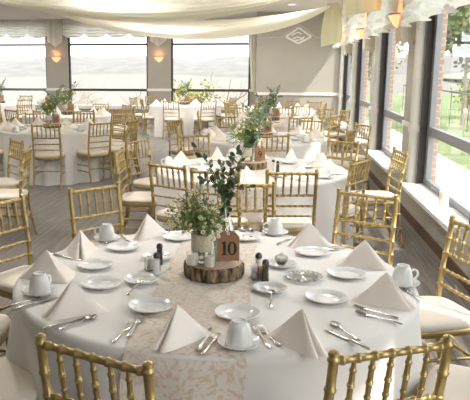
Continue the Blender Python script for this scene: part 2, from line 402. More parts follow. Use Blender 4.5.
tag(obj('swag_tail', tail_mesh(.36, .80), None, (1.08, 14.2, 2.95)), 'pale yellow gathered fabric tail hanging by the end wall', 'drapery', 'hanging tails of the ceiling swags')
tag(obj('swag_tail', tail_mesh(.40, .66), None, (1.02, 8.8, 3.02)), 'pale yellow gathered fabric tail hanging by the window-side lamps', 'drapery', 'hanging tails of the ceiling swags')

# ------------------------------------------------------------------ wall lamps
def make_sconce():
    t = thing('wall_lamp', 'x', 'lamp')
    b = MB().lathe([(.02, -.16), (.075, -.12), (.125, -.06), (.15, 0), (.145, .0), (.12, -.05), (.05, -.11)], 20)
    for i, v in enumerate(b.v): b.v[i] = (v[0], min(v[1] * .75, .0) - .005, v[2])
    obj('bowl', b.mesh('bowl', 'bulbglass'), t)
    b = MB().lathe([(.153, -.02), (.158, -.02), (.158, .0), (.153, .0)], 20)
    for i, v in enumerate(b.v): b.v[i] = (v[0], min(v[1] * .75, 0) - .006, v[2])
    obj('band', b.mesh('band', 'lampmetal'), t)
    l = bpy.data.lights.new('bulb', 'POINT'); l.energy = .9; l.color = (1, .42, .16); l.shadow_soft_size = .03
    lo = bpy.data.objects.new('bulb', l); COL.objects.link(lo); lo.parent = t; lo.location = (0, -.11, .06)
    return t
for lab, loc, rz in [('amber half-bowl wall lamp on the back column nearer the corner', (-6.36, BY - .005, 2.00), 0), ('amber half-bowl wall lamp on the back column in the middle', (-3.32, BY - .005, 2.00), 0),
                     ('amber wall lamp on the window-side column nearest the pillar candle', (RX - .235, 8.549999999999999, 2.33), -PI / 2), ('amber wall lamp on the second window-side column from the candle', (RX - .235, 11.799999999999999, 2.33), -PI / 2),
                     ('amber wall lamp on the third window-side column from the candle', (RX - .235, 15.049999999999999, 2.33), -PI / 2)]:
    place(PR, 'sconce', make_sconce, 'wall_lamp', lab, loc, rz, 'amber wall lamps')

# recessed ceiling lights, inferred from one warm spot; extra unseen ones added to brighten
def make_downlight():
    t = thing('ceiling_light', 'x', 'lamp')
    obj('trim_ring', MB().lathe([(.10, 0), (.125, 0), (.125, -.008), (.10, -.012), (.095, -.004)], 28).mesh('trim_ring', 'white'), t)
    obj('diffuser', MB().lathe([(.097, -.003), (.05, -.006), (.001, -.006)], 28).mesh('diffuser', 'lampdisc'), t)
    l = bpy.data.lights.new('bulb', 'AREA'); l.shape = 'DISK'; l.size = .2; l.energy = 36; l.color = (1, .97, .92)
    lo = bpy.data.objects.new('bulb', l); COL.objects.link(lo); lo.parent = t; lo.location = (0, 0, -.015)
    return t
for i, x in enumerate((-7.6, -4.4, -2.0, .3)):
    for j, y in enumerate((-1.0, 5.0, 8.8, 12.3, 15.4, 17.6)):
        dl = place(PR, 'downlight', make_downlight, 'ceiling_light', 'round recessed ceiling light, %s row from the side windows, %s from the camera end' % (('fourth', 'third', 'second', 'first')[i], ('first', 'second', 'third', 'fourth', 'fifth', 'sixth')[j]), (x, y, CZ), 0, 'recessed ceiling lights')
        b = [c for c in dl.children if c.type == 'LIGHT'][0]; b.data = b.data.copy(); b.data.energy = (5, 25, 15, 17, 40 if i < 3 else 18, 8)[j]

# ------------------------------------------------------------------ chairs
def make_chair(detail=True):
    t = thing('chiavari_chair', 'x', 'chair')
    P = []
    def part(name, mb, mat='gold'):
        P.append((name, mb, mat))
    for sx in (-1, 1):
        m = MB(); A = Vector((sx * .195, -.255, .0)); B = Vector((sx * .19, -.235, .915))
        m.bamboo(A, B, .0145, (.2, .36, .5, .6, .69, .79, .88, .985), 10, 1.25, curve=lambda t: Vector((0, .055 * math.sin(min(1, t * 1.05) * PI), 0)))
        m.sweep([B, B + Vector((0, 0, .010)), B + Vector((0, 0, .016))], [.0165, .0155, .006], 10)
        part('back_post', m)
        m = MB().bamboo((sx * .185, .185, 0), (sx * .175, .175, .43), .0145, (.1, .45, .62, .97), 10, 1.25); part('front_leg', m)
    yb = lambda z: -.255 + .02 * z / .915 + .055 * math.sin(min(1, z / .915 * 1.05) * PI)
    for nm, z, r, kn in (('top_rail', .897, .0118, (.06, .2, .35, .5, .65, .8, .94)), ('middle_rail', .722, .0098, (.08, .22, .36, .5, .64, .78, .92)), ('lower_rail', .634, .0085, (.1, .23, .37, .5, .63, .77, .9)), ('lower_rail', .552, .0085, (.1, .23, .37, .5, .63, .77, .9))):
        part(nm, MB().bamboo((-.185, yb(z), z), (.185, yb(z), z), r, kn, 8, 1.32))
    for k in range(5):
        x = -.185 + .37 * (k + 1) / 6
        part('spindle', MB().bamboo((x, yb(.722), .725), (x, yb(.897), .893), .0086, (.2, .5, .8), 8, 1.35, taper=lambda t: .75 + .3 * math.sin(t * PI)))
    m = MB()
    def seatring(w0, w1, d0, d1, z, off=0):
        # rounded trapezoid, wider in front
        out = []
        for j in range(40):
            a = 2 * PI * j / 40; c, s = math.cos(a), math.sin(a); q = 4.5
            px = abs(c) ** (2 / q) * (1 if c > 0 else -1); py = abs(s) ** (2 / q) * (1 if s > 0 else -1)
            w = (w0 + (w1 - w0) * (py + 1) / 2) + off
            out.append((px * w, d0 + (d1 - d0) * (py + 1) / 2 + py * off, z))
        return out
    m.rings([seatring(.188, .203, -.205, .205, .412), seatring(.188, .203, -.205, .205, .418, .004), seatring(.188, .203, -.205, .205, .442, .004), seatring(.188, .203, -.205, .205, .448)]); part('seat_frame', m)
    m = MB(); m.rings([seatring(.185, .200, -.2, .2, .446), seatring(.185, .200, -.2, .2, .452, .008), seatring(.185, .200, -.2, .2, .470, .012), seatring(.185, .200, -.2, .2, .485, .004), seatring(.185, .200, -.2, .2, .494, -.03), seatring(.185, .200, -.2, .2, .498, -.10)]); part('cushion', m, 'cushion')
    for sx in (-1, 1):
        for z in (.20, .29): part('side_stretcher', MB().bamboo((sx * .19, -.215, z), (sx * .181, .18, z), .0088, (.12, .37, .63, .88), 8, 1.3))
    part('front_stretcher', MB().bamboo((-.18, .181, .27), (.18, .181, .27), .0088, (.12, .37, .63, .88), 8, 1.3))
    part('back_stretcher', MB().bamboo((-.19, -.212, .25), (.19, -.212, .25), .0088, (.12, .37, .63, .88), 8, 1.3))
    if detail:
        for nm, mb, mat in P: obj(nm, mb.mesh(nm, mat), t)
    else:
        f = MB()
        for nm, mb, mat in P:
            if mat == 'gold': f.add(mb.v, mb.f)
        obj('frame', f.mesh('frame', 'gold'), t); c = [mb for nm, mb, mat in P if mat != 'gold'][0]; obj('cushion', c.mesh('cushion', 'cushion'), t)
    return t
CHAIRS = []
def chair(x, y, facing, label, group, far=False, off=.235):
    """x, y: middle of the back's top rail; facing: compass of the seat (degrees, world)"""
    a = math.radians(facing)
    o = place(PR, 'chair_far' if far else 'chair', lambda: make_chair(not far), 'chiavari_chair', label, (x + off * math.cos(a), y + off * math.sin(a), 0), a - PI / 2, group)
    CHAIRS.append(o); return o

# ------------------------------------------------------------------ tables
R = .915; TZ = .75
def cloth_fn(seed):
    rnd = random.Random(seed); n = 16; ph = [rnd.uniform(0, 6.28) for _ in range(4)]
    def rad(th, t):
        """radius of the hanging cloth at angle th, t = 0 at the rim, 1 at the floor"""
        k = math.sin(n * th + ph[0] + .9 * math.sin(3 * th + ph[1])) * .6 + .4 * math.sin(n * .5 * th + ph[2]) 
        sh = max(0.0, min(1.0, (t - .04) / .5))
        return R - .012 + .03 * t + .058 * sh * k
    return rad
def cloth_mesh(seed):
    rad = cloth_fn(seed); nu = 192; m = MB()
    prof = [('top', r) for r in (.0, .3, .6, .8, .865)] + [('rim', q) for q in (0, .25, .5, .75, 1)] + [('fall', t) for t in (.03, .07, .12, .2, .3, .42, .55, .7, .85, 1)]
    def fn(u, v):
        k, q = prof[int(round(v * (len(prof) - 1)))]; th = u * 2 * PI
        if k == 'top': return (q * math.cos(th), q * math.sin(th), TZ + .012)
        if k == 'rim':
            a = q * PI / 2; r = R - .036 + .026 * math.sin(a); return (r * math.cos(th), r * math.sin(th), TZ - .014 + .026 * math.cos(a))
        r = rad(th, q); return (r * math.cos(th), r * math.sin(th), (TZ - .014) * (1 - q) + .004)
    m.grid(fn, nu, len(prof) - 1, True); return m.mesh('tablecloth', 'cloth', angle=80)
def runner_mesh(cx0, cx1, seed, drop=.55):
    rad = cloth_fn(seed); nu, nv = 14, 90
    def fn(u, v):
        x = cx0 + (cx1 - cx0) * u + .004 * math.sin(v * 60)
        yr = math.sqrt((R - .026) ** 2 - x * x)
        L = 2 * yr + drop; s = v * L
        if s <= 2 * yr - .02:
            return (x, yr - .012 - s * ((2 * yr - .012) / (2 * yr)), TZ + .0165)
        t = (s - 2 * yr) ; z = TZ + .0165 - max(0, t)
        th0 = math.atan2(-yr, x); tt = max(0.0, min(1, max(0, t) / TZ)); r = rad(th0, tt) + .012
        k = min(1, (t + .02) / .04); r = (R - .038) * (1 - k) + r * k
        z = TZ + .0165 - (max(0, t + .01) if t > -.01 else 0)
        return (r * math.cos(th0), r * math.sin(th0), z)
    return MB().grid(fn, nu, nv).mesh('lace_runner', 'lace')
TABLES = {  # key: (x, y, words, seed)
    'ten': (-.262, 2.97, 'table ten', 1), 'nine': (-.20, 6.33, 'table nine', 2), 'eight': (-.16, 9.2, 'table eight', 3), 'seven': (-.05, 12.2, 'the fourth centre-row table', 4),
    'six': (.0, 15.3, 'the table nearest the end wall', 10),
    'eleven': (-3.47, 10.2, 'table eleven', 5), 'behind': (-4.15, 13.2, 'the table behind table eleven', 6), 'corner': (-7.2, 17.0, 'the table in the back corner', 7), 'window': (-2.28, 17.1, 'the table under the back window', 8),
    'aisle': (-3.68, 6.1, 'the table cut off by the frame', 9)}
for k, (x, y, wd, seed) in TABLES.items():
    tag(obj('tablecloth', cloth_mesh(seed), None, (x, y, 0), 0), 'white floor-length cloth draped to the carpet over ' + wd, 'tablecloth', 'white tablecloths')
tag(obj('lace_runner', runner_mesh(-.225, .185, 1), None, (-.262, 2.97, 0)), 'peach floral lace runner lying across table ten and over its near rim', 'table runner', 'lace table runners')
for k in ('nine', 'eight', 'seven'):
    x, y, wd, seed = TABLES[k]; tag(obj('lace_runner', runner_mesh(-.2, .2, seed), None, (x, y, 0)), 'peach lace runner lying across ' + wd, 'table runner', 'lace table runners')

HOURS = ['three', 'half past two', 'two', 'half past one', 'one', 'half past twelve', 'twelve', 'half past eleven', 'eleven', 'half past ten', 'ten', 'half past nine', 'nine', 'half past eight', 'eight', 'half past seven', 'seven', 'half past six', 'six', 'half past five', 'five', 'half past four', 'four', 'half past three']
def hour(deg): return HOURS[int(round((deg % 360) / 15.0)) % 24] + " o'clock" if 'half' not in HOURS[int(round((deg % 360) / 15.0)) % 24] else HOURS[int(round((deg % 360) / 15.0)) % 24]
def chair_at(key, rx, ry, facing=None, far=False, extra='gold bamboo-style chair at'):
    x, y, wd, s = TABLES[key]; d = math.degrees(math.atan2(ry - y, rx - x))
    if facing is None: facing = d + 180
    return chair(rx, ry, facing, '%s %s of %s' % (extra, hour(d), wd), 'chairs around ' + wd, far)
def ring_at(key, deg, r, turn=0, far=False, **kw):
    x, y, wd, s = TABLES[key]; a = math.radians(deg)
    return chair_at(key, x + r * math.cos(a), y + r * math.sin(a), deg + 180 + turn, far, **kw)
# table ten, measured
chair_at('ten', -.495, 1.73, 68, extra='gold chair seen from behind beside the lace runner, at'); chair_at('ten', .355, 1.885, 115, extra='gold chair seen from behind, nearest the window side, at'); chair_at('ten', -1.19, 4.33, -42); chair_at('ten', -1.63, 3.76, -26)
chair_at('ten', -.18, 4.62, -83); chair_at('ten', .60, 4.35, -119); chair_at('ten', 1.02, 3.50, 199)
ring_at('ten', 217, 1.30, extra='gold chair showing only its cream cushion, at'); ring_at('ten', 186, 1.44, extra='gold chair cut by the frame, cushion showing, at'); ring_at('ten', 338, 1.40, extra='gold chair with only a cushion corner in view, at')
# table nine
for rx, ry, f in [(-.87, 5.42, 58), (.145, 5.2, 98), (.74, 5.89, 150), (1.21, 6.69, 187), (-1.49, 7.26, -27), (-1.47, 6.26, 3), (-.95, 7.92, -66), (-.45, 5.16, 78), (.75, 7.5, 230)]: chair_at('nine', rx, ry, f)
for rx, ry, f in [(-1.51, 10.14, -25), (-1.30, 9.03, 5), (-.02, 8.06, 98), (.98, 8.85, 158), (1.24, 9.76, 206), (.55, 10.4, 240), (-.25, 10.6, -88)]: chair_at('eight', rx, ry, f)
for rx, ry, f in [(-1.36, 12.0, 5), (.42, 11.0, 108), (1.02, 11.55, 150), (.98, 13.4, 225), (1.3, 12.9, 200), (.15, 13.7, 265), (-.8, 13.5, -60), (-.8, 11.1, 55)]: chair_at('seven', rx, ry, f, True)
for rx, ry, f in [(.55, 14.2, 118), (1.08, 15.0, 170), (.40, 16.5, 255), (.9, 16.1, 230), (-.9, 14.6, 30), (-1.1, 15.5, -10)]: chair_at('six', rx, ry, f, True)
for rx, ry, f in [(-3.17, 9.04, 98), (-2.49, 9.47, 140)]: chair_at('eleven', rx, ry, f)
for d, r in [(226, 1.3), (352, 1.35), (20, 1.35), (52, 1.35), (84, 1.35), (120, 1.35), (155, 1.35)]: ring_at('eleven', d, r)
for d, r in [(235, 1.33), (268, 1.33), (300, 1.33), (335, 1.35), (8, 1.35), (40, 1.35), (75, 1.35), (110, 1.35), (150, 1.35)]: ring_at('behind', d, r, far=True)
for d, r in [(285, 1.33), (320, 1.35), (0, 1.35), (40, 1.35), (80, 1.35)]: ring_at('corner', d, r, far=True)
for rx, ry, f in [(-2.44, 15.8, 82), (-3.72, 17.55, -15), (-3.38, 18.3, -40), (-3.3, 16.6, 20), (-1.55, 15.95, 122), (-.98, 17.0, 180), (-1.1, 17.85, 210), (-2.2, 18.5, -90)]: chair_at('window', rx, ry, f, True)
for rx, ry, f in [(-2.80, 7.02, 221), (-2.40, 6.28, 190)]: chair_at('aisle', rx, ry, f)

# ------------------------------------------------------------------ tableware
TT = TZ + .0125
def plate_mesh(r, name):
    return MB().lathe([(r * .60, 0), (r * .64, .002), (r * .98, .014), (r, .0175), (r * .985, .019), (r * .95, .0175), (r * .74, .0125), (r * .68, .0075), (r * .62, .0045), (r * .3, .004), (.001, .004)], 40).mesh(name, 'china')
def make_plate(): return tag(obj('side_plate', plate_mesh(.088, 'side_plate')), 'x', 'plate')
def make_saucer(): return tag(obj('saucer', plate_mesh(.075, 'saucer')), 'x', 'saucer')
def make_cup():
    t = thing('teacup', 'x', 'cup')     # stands upside down on its saucer
    b = MB().lathe([(.0435, 0), (.0465, .001), (.0468, .004), (.0445, .02), (.042, .045), (.037, .066), (.031, .077), (.027, .080), (.027, .087), (.023, .087), (.022, .081), (.001, .080)], 32, wob=lambda a: 1 + .006 * math.sin(12 * a))
    obj('body', b.mesh('body', 'china'), t)
    h = MB().sweep([(.040, 0, .058), (.055, 0, .062), (.070, 0, .054), (.074, 0, .038), (.066, 0, .024), (.052, 0, .017), (.043, 0, .018)], .0055, 8); obj('handle', h.mesh('handle', 'china'), t)
    return t
def napkin_mesh():
    m = MB(); n = 9; rs = []
    base = []
    # cross-section at the table, walking round: wing A, lobe A, slit, lobe B, wing B, back
    A = [(-.004, .086), (.04, .078), (.10, .064), (.160, .050), (.202, .040), (.226, .030), (.235, .019), (.226, .008), (.205, .003), (.13, .0015)]
    sec = A + [(x, -y) for x, y in A[::-1]] + [(-.012, -.05), (-.016, -.025), (-.018, 0), (-.016, .025), (-.012, .05)]
    ap = Vector((.105, 0))
    for i in range(n + 1):
        t = i / n; k = 1 - t; z = .128 * t
        sag = 1 - .10 * math.sin(t * PI)
        rs.append([(ap.x + (x - ap.x) * (k * sag * .985 + .015), y * (k * sag * .985 + .02), z) for x, y in sec])
    m.rings(rs); return m.mesh('napkin', 'napkin', angle=70)
def make_napkin(): return tag(obj('napkin', napkin_mesh()), 'x', 'napkin')
def handle_pts(m):
    # flat tapered handle from x=-.10 to x=.02
    m.sweep([(-.098, 0, .004), (-.092, 0, .004), (-.06, 0, .0055), (-.02, 0, .006), (.02, 0, .0065)], [.003, .0078, .006, .004, .0035], 8, .35)
def make_fork():
    m = MB(); handle_pts(m)
    m.sweep([(.02, 0, .0065), (.035, 0, .005), (.048, 0, .0045)], [.0042, .010, .0125], 8, .22)
    for y in (-.0095, -.0032, .0032, .0095): m.sweep([(.045, y, .0045), (.07, y, .0055), (.092, y * .95, .009)], [.0026, .0022, .0014], 6)
    return tag(obj('fork', m.mesh('fork', 'steel')), 'x', 'fork')
def make_knife():
    m = MB(); m.sweep([(-.105, 0, .004), (-.098, 0, .005), (-.05, 0, .006), (-.005, 0, .005)], [.004, .009, .008, .006], 8, .5)
    m.sweep([(-.005, 0, .005), (.0, .001, .004), (.06, .002, .004), (.10, .003, .004), (.112, .004, .004)], [.006, .0088, .009, .0075, .002], 8, .16)
    return tag(obj('knife', m.mesh('knife', 'steel')), 'x', 'knife')
def make_spoon():
    m = MB(); handle_pts(m)
    def fn(u, v):
        a = u * 2 * PI; r = v; return (.057 + .029 * r * math.cos(a), .0175 * r * math.sin(a) * (1 + .12 * math.cos(a)), .0025 + .0075 * r * r)
    m.grid(fn, 20, 5, True); m.grid(lambda u, v: (lambda p: (p[0], p[1], p[2] - .0015))(fn(1 - u, v)), 20, 5, True); m.sweep([(.02, 0, .0065), (.032, 0, .008)], .0042, 8, .4)
    return tag(obj('spoon', m.mesh('spoon', 'steel')), 'x', 'spoon')
def at10(x, y):
    d = math.degrees(math.atan2(y - 2.97, x + .262)); r = math.hypot(y - 2.97, x + .262)
    return hour(d)
def put(key, maker, x, y, z, rz, label, group): return place(PR, key, maker, key, label, (x, y, z), rz, group)
PL = [(-0.837, 3.018), (-0.736, 2.744), (-0.776, 3.356), (-0.468, 2.483), (-0.517, 3.606), (-0.145, 3.637), (0.21, 3.401), (0.346, 3.046), (0.231, 2.702), (-0.122, 2.456)]
pl_w = ["between the two napkins flanking the cup at eight o'clock", 'just behind the napkin at half past seven', "beside the napkin at eleven o'clock", 'in front of the napkin on the lace runner', 'behind the bouquet at the far rim', 'behind the number tag at the far rim', "beside the napkin at one o'clock", "beside the napkin at two o'clock", 'behind the tall napkin with double fold at five', 'behind the upturned cup at the near rim']
for (x, y), w in zip(PL, pl_w): put('side_plate', make_plate, x, y, TT + (.005 if -.49 < x < -.08 else 0), 0, 'round white china side plate ' + w, 'side plates on table ten')
SPL = [(-0.577, 2.824), (-0.565, 3.196), (0.05, 3.163), (0.001, 2.783)]
CUP = [(-0.966, 2.604), (-0.906, 3.527), (0.021, 3.799), (0.578, 2.948), (-0.1, 2.175)]
for (x, y), w in zip(SPL, ['holding a spoon beside the white salt shaker', 'half hidden behind the salt and pepper shakers', 'under the small sugar bowl', 'holding a spoon in front of the sugar caddy with pink packets']):
    put('saucer', make_saucer, x, y, TT + (.005 if -.49 < x < -.08 else 0), 0, 'small white saucer ' + w, 'saucers on table ten')
for i, ((x, y), w, ha) in enumerate(zip(CUP, ["at eight o'clock of table ten", "at eleven o'clock of table ten", 'at the far rim of table ten', "at three o'clock of table ten beside the window", 'at the near rim of table ten on the lace'], [70, 170, 200, 20, 80])):
    z = TT + (.005 if i == 4 else 0)
    put('saucer', make_saucer, x, y, z, 0, 'white saucer under the upturned cup ' + w, 'saucers on table ten')
    put('teacup', make_cup, x, y, z + .0055, math.radians(ha), 'white embossed teacup turned upside down ' + w, 'teacups on table ten')
for (x, y, a), w in zip([(-.906, 2.84, 183), (-.995, 3.33, -76), (-.665, 3.75, -110), (.294, 3.626, -152), (.347, 3.265, -20), (.384, 2.771, -36), (.06, 2.325, -60), (-.272, 2.293, -116), (-.692, 2.497, 226)],
                        ["at nine o'clock, behind the upturned cup", "at half past ten, with its double fold towards the camera", "at half past eleven beside the bouquet", "at one o'clock near the gold chair", "at half past one with a plain smooth face", "at half past three beside the window-side cup", "at five o'clock, tallest of table ten", "standing on the lace runner at six o'clock", "at half past seven with a plain smooth face"]):
    a = math.radians(a); put('napkin', make_napkin, x, y, TT + (.005 if -.49 < x < -.1 and y < 2.5 else 0), a, 'cream satin tent-folded napkin ' + w, 'folded napkins on table ten')
FORK = [((-0.541, 2.119), (-0.508, 2.328)), ((-0.497, 2.126), (-0.481, 2.383)), ((0.027, 2.111), (-0.054, 2.354)), ((0.066, 2.133), (-0.036, 2.367)), ((0.498, 2.515), (0.333, 2.633)), ((0.476, 2.471), (0.333, 2.566)), ((0.394, 3.586), (0.256, 3.485)), ((0.404, 3.527), (0.286, 3.47)), ((0.043, 3.578), (0.121, 3.721)), ((-0.997, 2.476), (-0.911, 2.574))]
fk_w = ["outer of two forks beside the runner's napkin", "inner of two forks beside the runner's napkin", 'inner of two forks beside the near cup', 'outer of two forks beside the near cup', 'upper of two forks below the napkin at half past three', 'lower of two forks below the napkin at half past three', 'upper of two forks by the napkin at half past one', 'lower of two forks by the napkin at half past one', "lying by the napkin at one o'clock", "beside the cup at eight o'clock"]
KNIFE = [((-0.781, 2.259), (-0.683, 2.386)), ((-0.24, 2.072), (-0.206, 2.313)), ((0.293, 2.266), (0.208, 2.373)), ((-1.074, 3.178), (-0.928, 3.108)), ((-0.854, 3.626), (-0.75, 3.463)), ((0.60, 2.82), (0.625, 2.74)), ((-0.952, 2.459), (-0.875, 2.56))]
kn_w = ['by the smooth napkin at half past seven', 'with a dark reflecting blade on the lace runner', 'behind the napkin at five, beside a spoon', "between the two napkins at ten o'clock", "near the upturned cup at eleven o'clock", 'under the saucer at three', "beside the smooth napkin, under the cup at eight o'clock"]
SPOON = [((-0.75, 2.234), (-0.653, 2.38)), ((-0.217, 2.076), (-0.172, 2.261)), ((0.318, 2.277), (0.230, 2.444)), ((-0.592, 2.583), (-0.563, 2.798)), ((0.007, 2.541), (0.006, 2.745)), ((-0.66, 3.774), (-0.572, 3.667)), ((-0.158, 3.70), (-0.166, 3.865)), ((-0.112, 3.70), (-0.118, 3.86)), ((-0.923, 3.396), (-0.84, 3.45))]
sp_w = ['by the smooth napkin at half past seven', 'on the lace runner beside a dark bladed knife', 'behind the tall napkin at five', 'resting on a saucer, handle over the cloth, by the shakers', 'resting on the saucer before the sugar caddy', 'by the napkin beside the bouquet', 'at the far rim behind the tag, next to the bottle', 'at the far rim behind the tag, next to the far teacup', "by the cup at eleven o'clock"]
for key, mk, L, Wd, ln in (('fork', make_fork, FORK, fk_w, .19), ('knife', make_knife, KNIFE, kn_w, .217), ('spoon', make_spoon, SPOON, sp_w, .184)):
    for i, (((x0, y0), (x1, y1)), w) in enumerate(zip(L, Wd)):
        a = math.atan2(y1 - y0, x1 - x0); hx = x1 - math.cos(a) * ln / 2; hy = y1 - math.sin(a) * ln / 2
        on = key == 'spoon' and i in (3, 4)
        o = put(key, mk, hx, hy, TT + (.005 if -.52 < hx < -.05 else .001), a, 'steel table %s %s' % (key, w), 'steel cutlery on table ten')
        if on: o.location.z = TT + .010; o.rotation_euler = (0, math.radians(-2), a)
def make_glass_plate():
    t = thing('glass_plate', 'clear scalloped glass dish lying empty on the window half of table ten', 'dish')
    b = MB().lathe([(.055, 0), (.058, .003), (.080, .010), (.088, .016), (.086, .018), (.076, .013), (.055, .005), (.001, .0045)], 64, wob=lambda a: 1 + .018 * math.cos(18 * a))
    obj('dish', b.mesh('dish', 'glass'), t)
    b = MB()
    for k in range(18):
        a = 2 * PI * k / 18; b.lathe([(.0075, 0), (.007, .004), (.003, .006), (.001, .0065)], 8, (.074 * math.cos(a), .074 * math.sin(a), .010))
    obj('scalloped_rim', b.mesh('scalloped_rim', 'china'), t); return t
g = make_glass_plate(); g.location = (.148, 2.973, TT)
def make_shaker(kind):
    t = thing(kind + '_shaker', 'x', 'shaker')
    prof = [(.017, 0), (.0175, .004), (.0155, .05), (.0145, .085), (.001, .085)]
    obj('filling', MB().lathe([(.0155, .003), (.0160, .006), (.0140, .05), (.0132, .078), (.001, .078)], 12).mesh('filling', kind if kind != 'pepper' else 'pepper'), t)
    obj('glass_body', MB().lathe(prof, 12).mesh('glass_body', 'glassthin'), t)
    obj('cap', MB().lathe([(.0155, .084), (.0155, .094), (.012, .104), (.006, .108), (.001, .109)], 14).mesh('cap', 'cap'), t)
    return t
put('salt_shaker', lambda: make_shaker('salt'), -.521, 2.935, TT, 0, 'white salt shaker with steel cap in front of a saucer, beside the daisy jar', 'shakers')
put('pepper_shaker', lambda: make_shaker('pepper'), -.535, 3.10, TT, 0, 'dark pepper shaker behind the white salt shaker', 'shakers')
put('pepper_shaker', None, -.022, 2.895, TT, 0, 'dark pepper shaker in front of the caddy with pink packets', 'shakers')
put('salt_shaker', None, -.055, 3.00, TT, 0, 'glass salt shaker behind the caddy with pink packets', 'shakers')
def make_caddy(cols):
    t = thing('sugar_caddy', 'x', 'caddy')
    b = MB()
    for a, c in (((-.034, -.024, 0), (.034, -.022, .05)), ((-.034, .022, 0), (.034, .024, .05)), ((-.034, -.022, 0), (-.032, .022, .05)), ((.032, -.022, 0), (.034, .022, .05)), ((-.034, -.024, 0), (.034, .024, .003))): b.box(a, c)
    obj('glass_box', b.mesh('glass_box', 'glass', False), t)
    for i, c in enumerate(cols):
        x = -.028 + .056 * i / (len(cols) - 1); obj('packet', MB().box((x - .0028, -.019, .004), (x + .0028, .019, .060 + .004 * (i % 3))).mesh('packet', c, False), t)
    return t
c1 = make_caddy(['packet'] * 8); c1.location = (-.556, 3.015, TT); c1.rotation_euler.z = .5; tag(c1, 'glass caddy of white sugar packets behind the salt shaker', 'caddy', 'sugar caddies')
c2 = make_caddy(['packet', 'packet', 'packet', 'pink', 'packet', 'yellow', 'packet', 'yellow']); c2.location = (-.052, 2.945, TT); c2.rotation_euler.z = .15; tag(c2, 'glass caddy of sugar packets, pink and yellow ones among them', 'caddy', 'sugar caddies')
t = thing('sugar_bowl', 'small clear bowl of brown sugar on a saucer near the caddy with pink packets', 'bowl', (.05, 3.163, TT + .0055))
obj('bowl', MB().lathe([(.018, 0), (.022, .004), (.030, .02), (.032, .036), (.030, .036), (.027, .02), (.001, .004)], 20).mesh('bowl', 'glass'), t)
obj('filling', MB().lathe([(.018, .005), (.026, .02), (.028, .028), (.001, .031)], 16).mesh('filling', 'honey'), t)
obj('lid', MB().lathe([(.033, .036), (.028, .046), (.012, .052), (.006, .056), (.009, .062), (.001, .066)], 20).mesh('lid', 'glass'), t)

# ------------------------------------------------------------------ centrepieces
SLZ = .062
def make_slice():
    t = thing('wood_slice', 'x', 'wood slice')
    wob = lambda a: 1 + .02 * math.sin(3 * a + 1) + .012 * math.sin(7 * a) + .008 * math.sin(17 * a)
    obj('bark', MB().lathe([(.130, 0), (.139, .006), (.1405, .03), (.138, .055), (.132, SLZ)], 72, wob=wob).mesh('bark', 'bark'), t)
    obj('cut_face', MB().lathe([(.130, SLZ + .0005), (.128, SLZ + .0015), (.001, SLZ + .0015)], 72, wob=wob).mesh('cut_face', 'cutwood'), t)
    return t
def make_jar():
    t = thing('mason_jar', 'x', 'jar')
    obj('glass', MB().lathe([(.041, 0), (.046, .004), (.047, .02), (.047, .130), (.040, .148), (.038, .152), (.038, .172), (.040, .174), (.036, .174), (.036, .150), (.044, .128), (.044, .006), (.001, .005)], 28).mesh('glass', 'glass'), t)
    obj('lace_band', MB().lathe([(.0477, .054), (.0486, .056), (.0486, .132), (.0477, .134)], 40, wob=lambda a: 1 + .01 * math.sin(20 * a)).mesh('lace_band', 'burlap'), t)
    return t
def make_bottle():
    t = thing('glass_bottle', 'x', 'bottle')
    obj('glass', MB().lathe([(.046, 0), (.053, .005), (.054, .02), (.054, .115), (.048, .155), (.030, .200), (.019, .225), (.0175, .275), (.021, .279), (.021, .290), (.016, .290), (.015, .225), (.044, .15), (.050, .11), (.050, .009), (.001, .007)], 28).mesh('glass', 'bottleglass'), t)
    return t
def rnd_frame(d, rnd):
    d = d.normalized(); a = d.cross(Vector((rnd.uniform(-1, 1), rnd.uniform(-1, 1), rnd.uniform(-1, 1)))).normalized(); return d, a, d.cross(a)
def leaf(m, p, d, n, L, w):
    """a lens-shaped, slightly cupped leaf"""
    s = d.cross(n).normalized(); pts = [p, p + d * L * .3 + s * w * .42 + n * w * .1, p + d * L * .65 + s * w * .45 + n * w * .1, p + d * L, p + d * L * .65 - s * w * .45 + n * w * .1, p + d * L * .3 - s * w * .42 + n * w * .1, p + d * L * .5]
    m.add(pts, [(0, 1, 6), (1, 2, 6), (2, 3, 6), (3, 4, 6), (4, 5, 6), (5, 0, 6)])
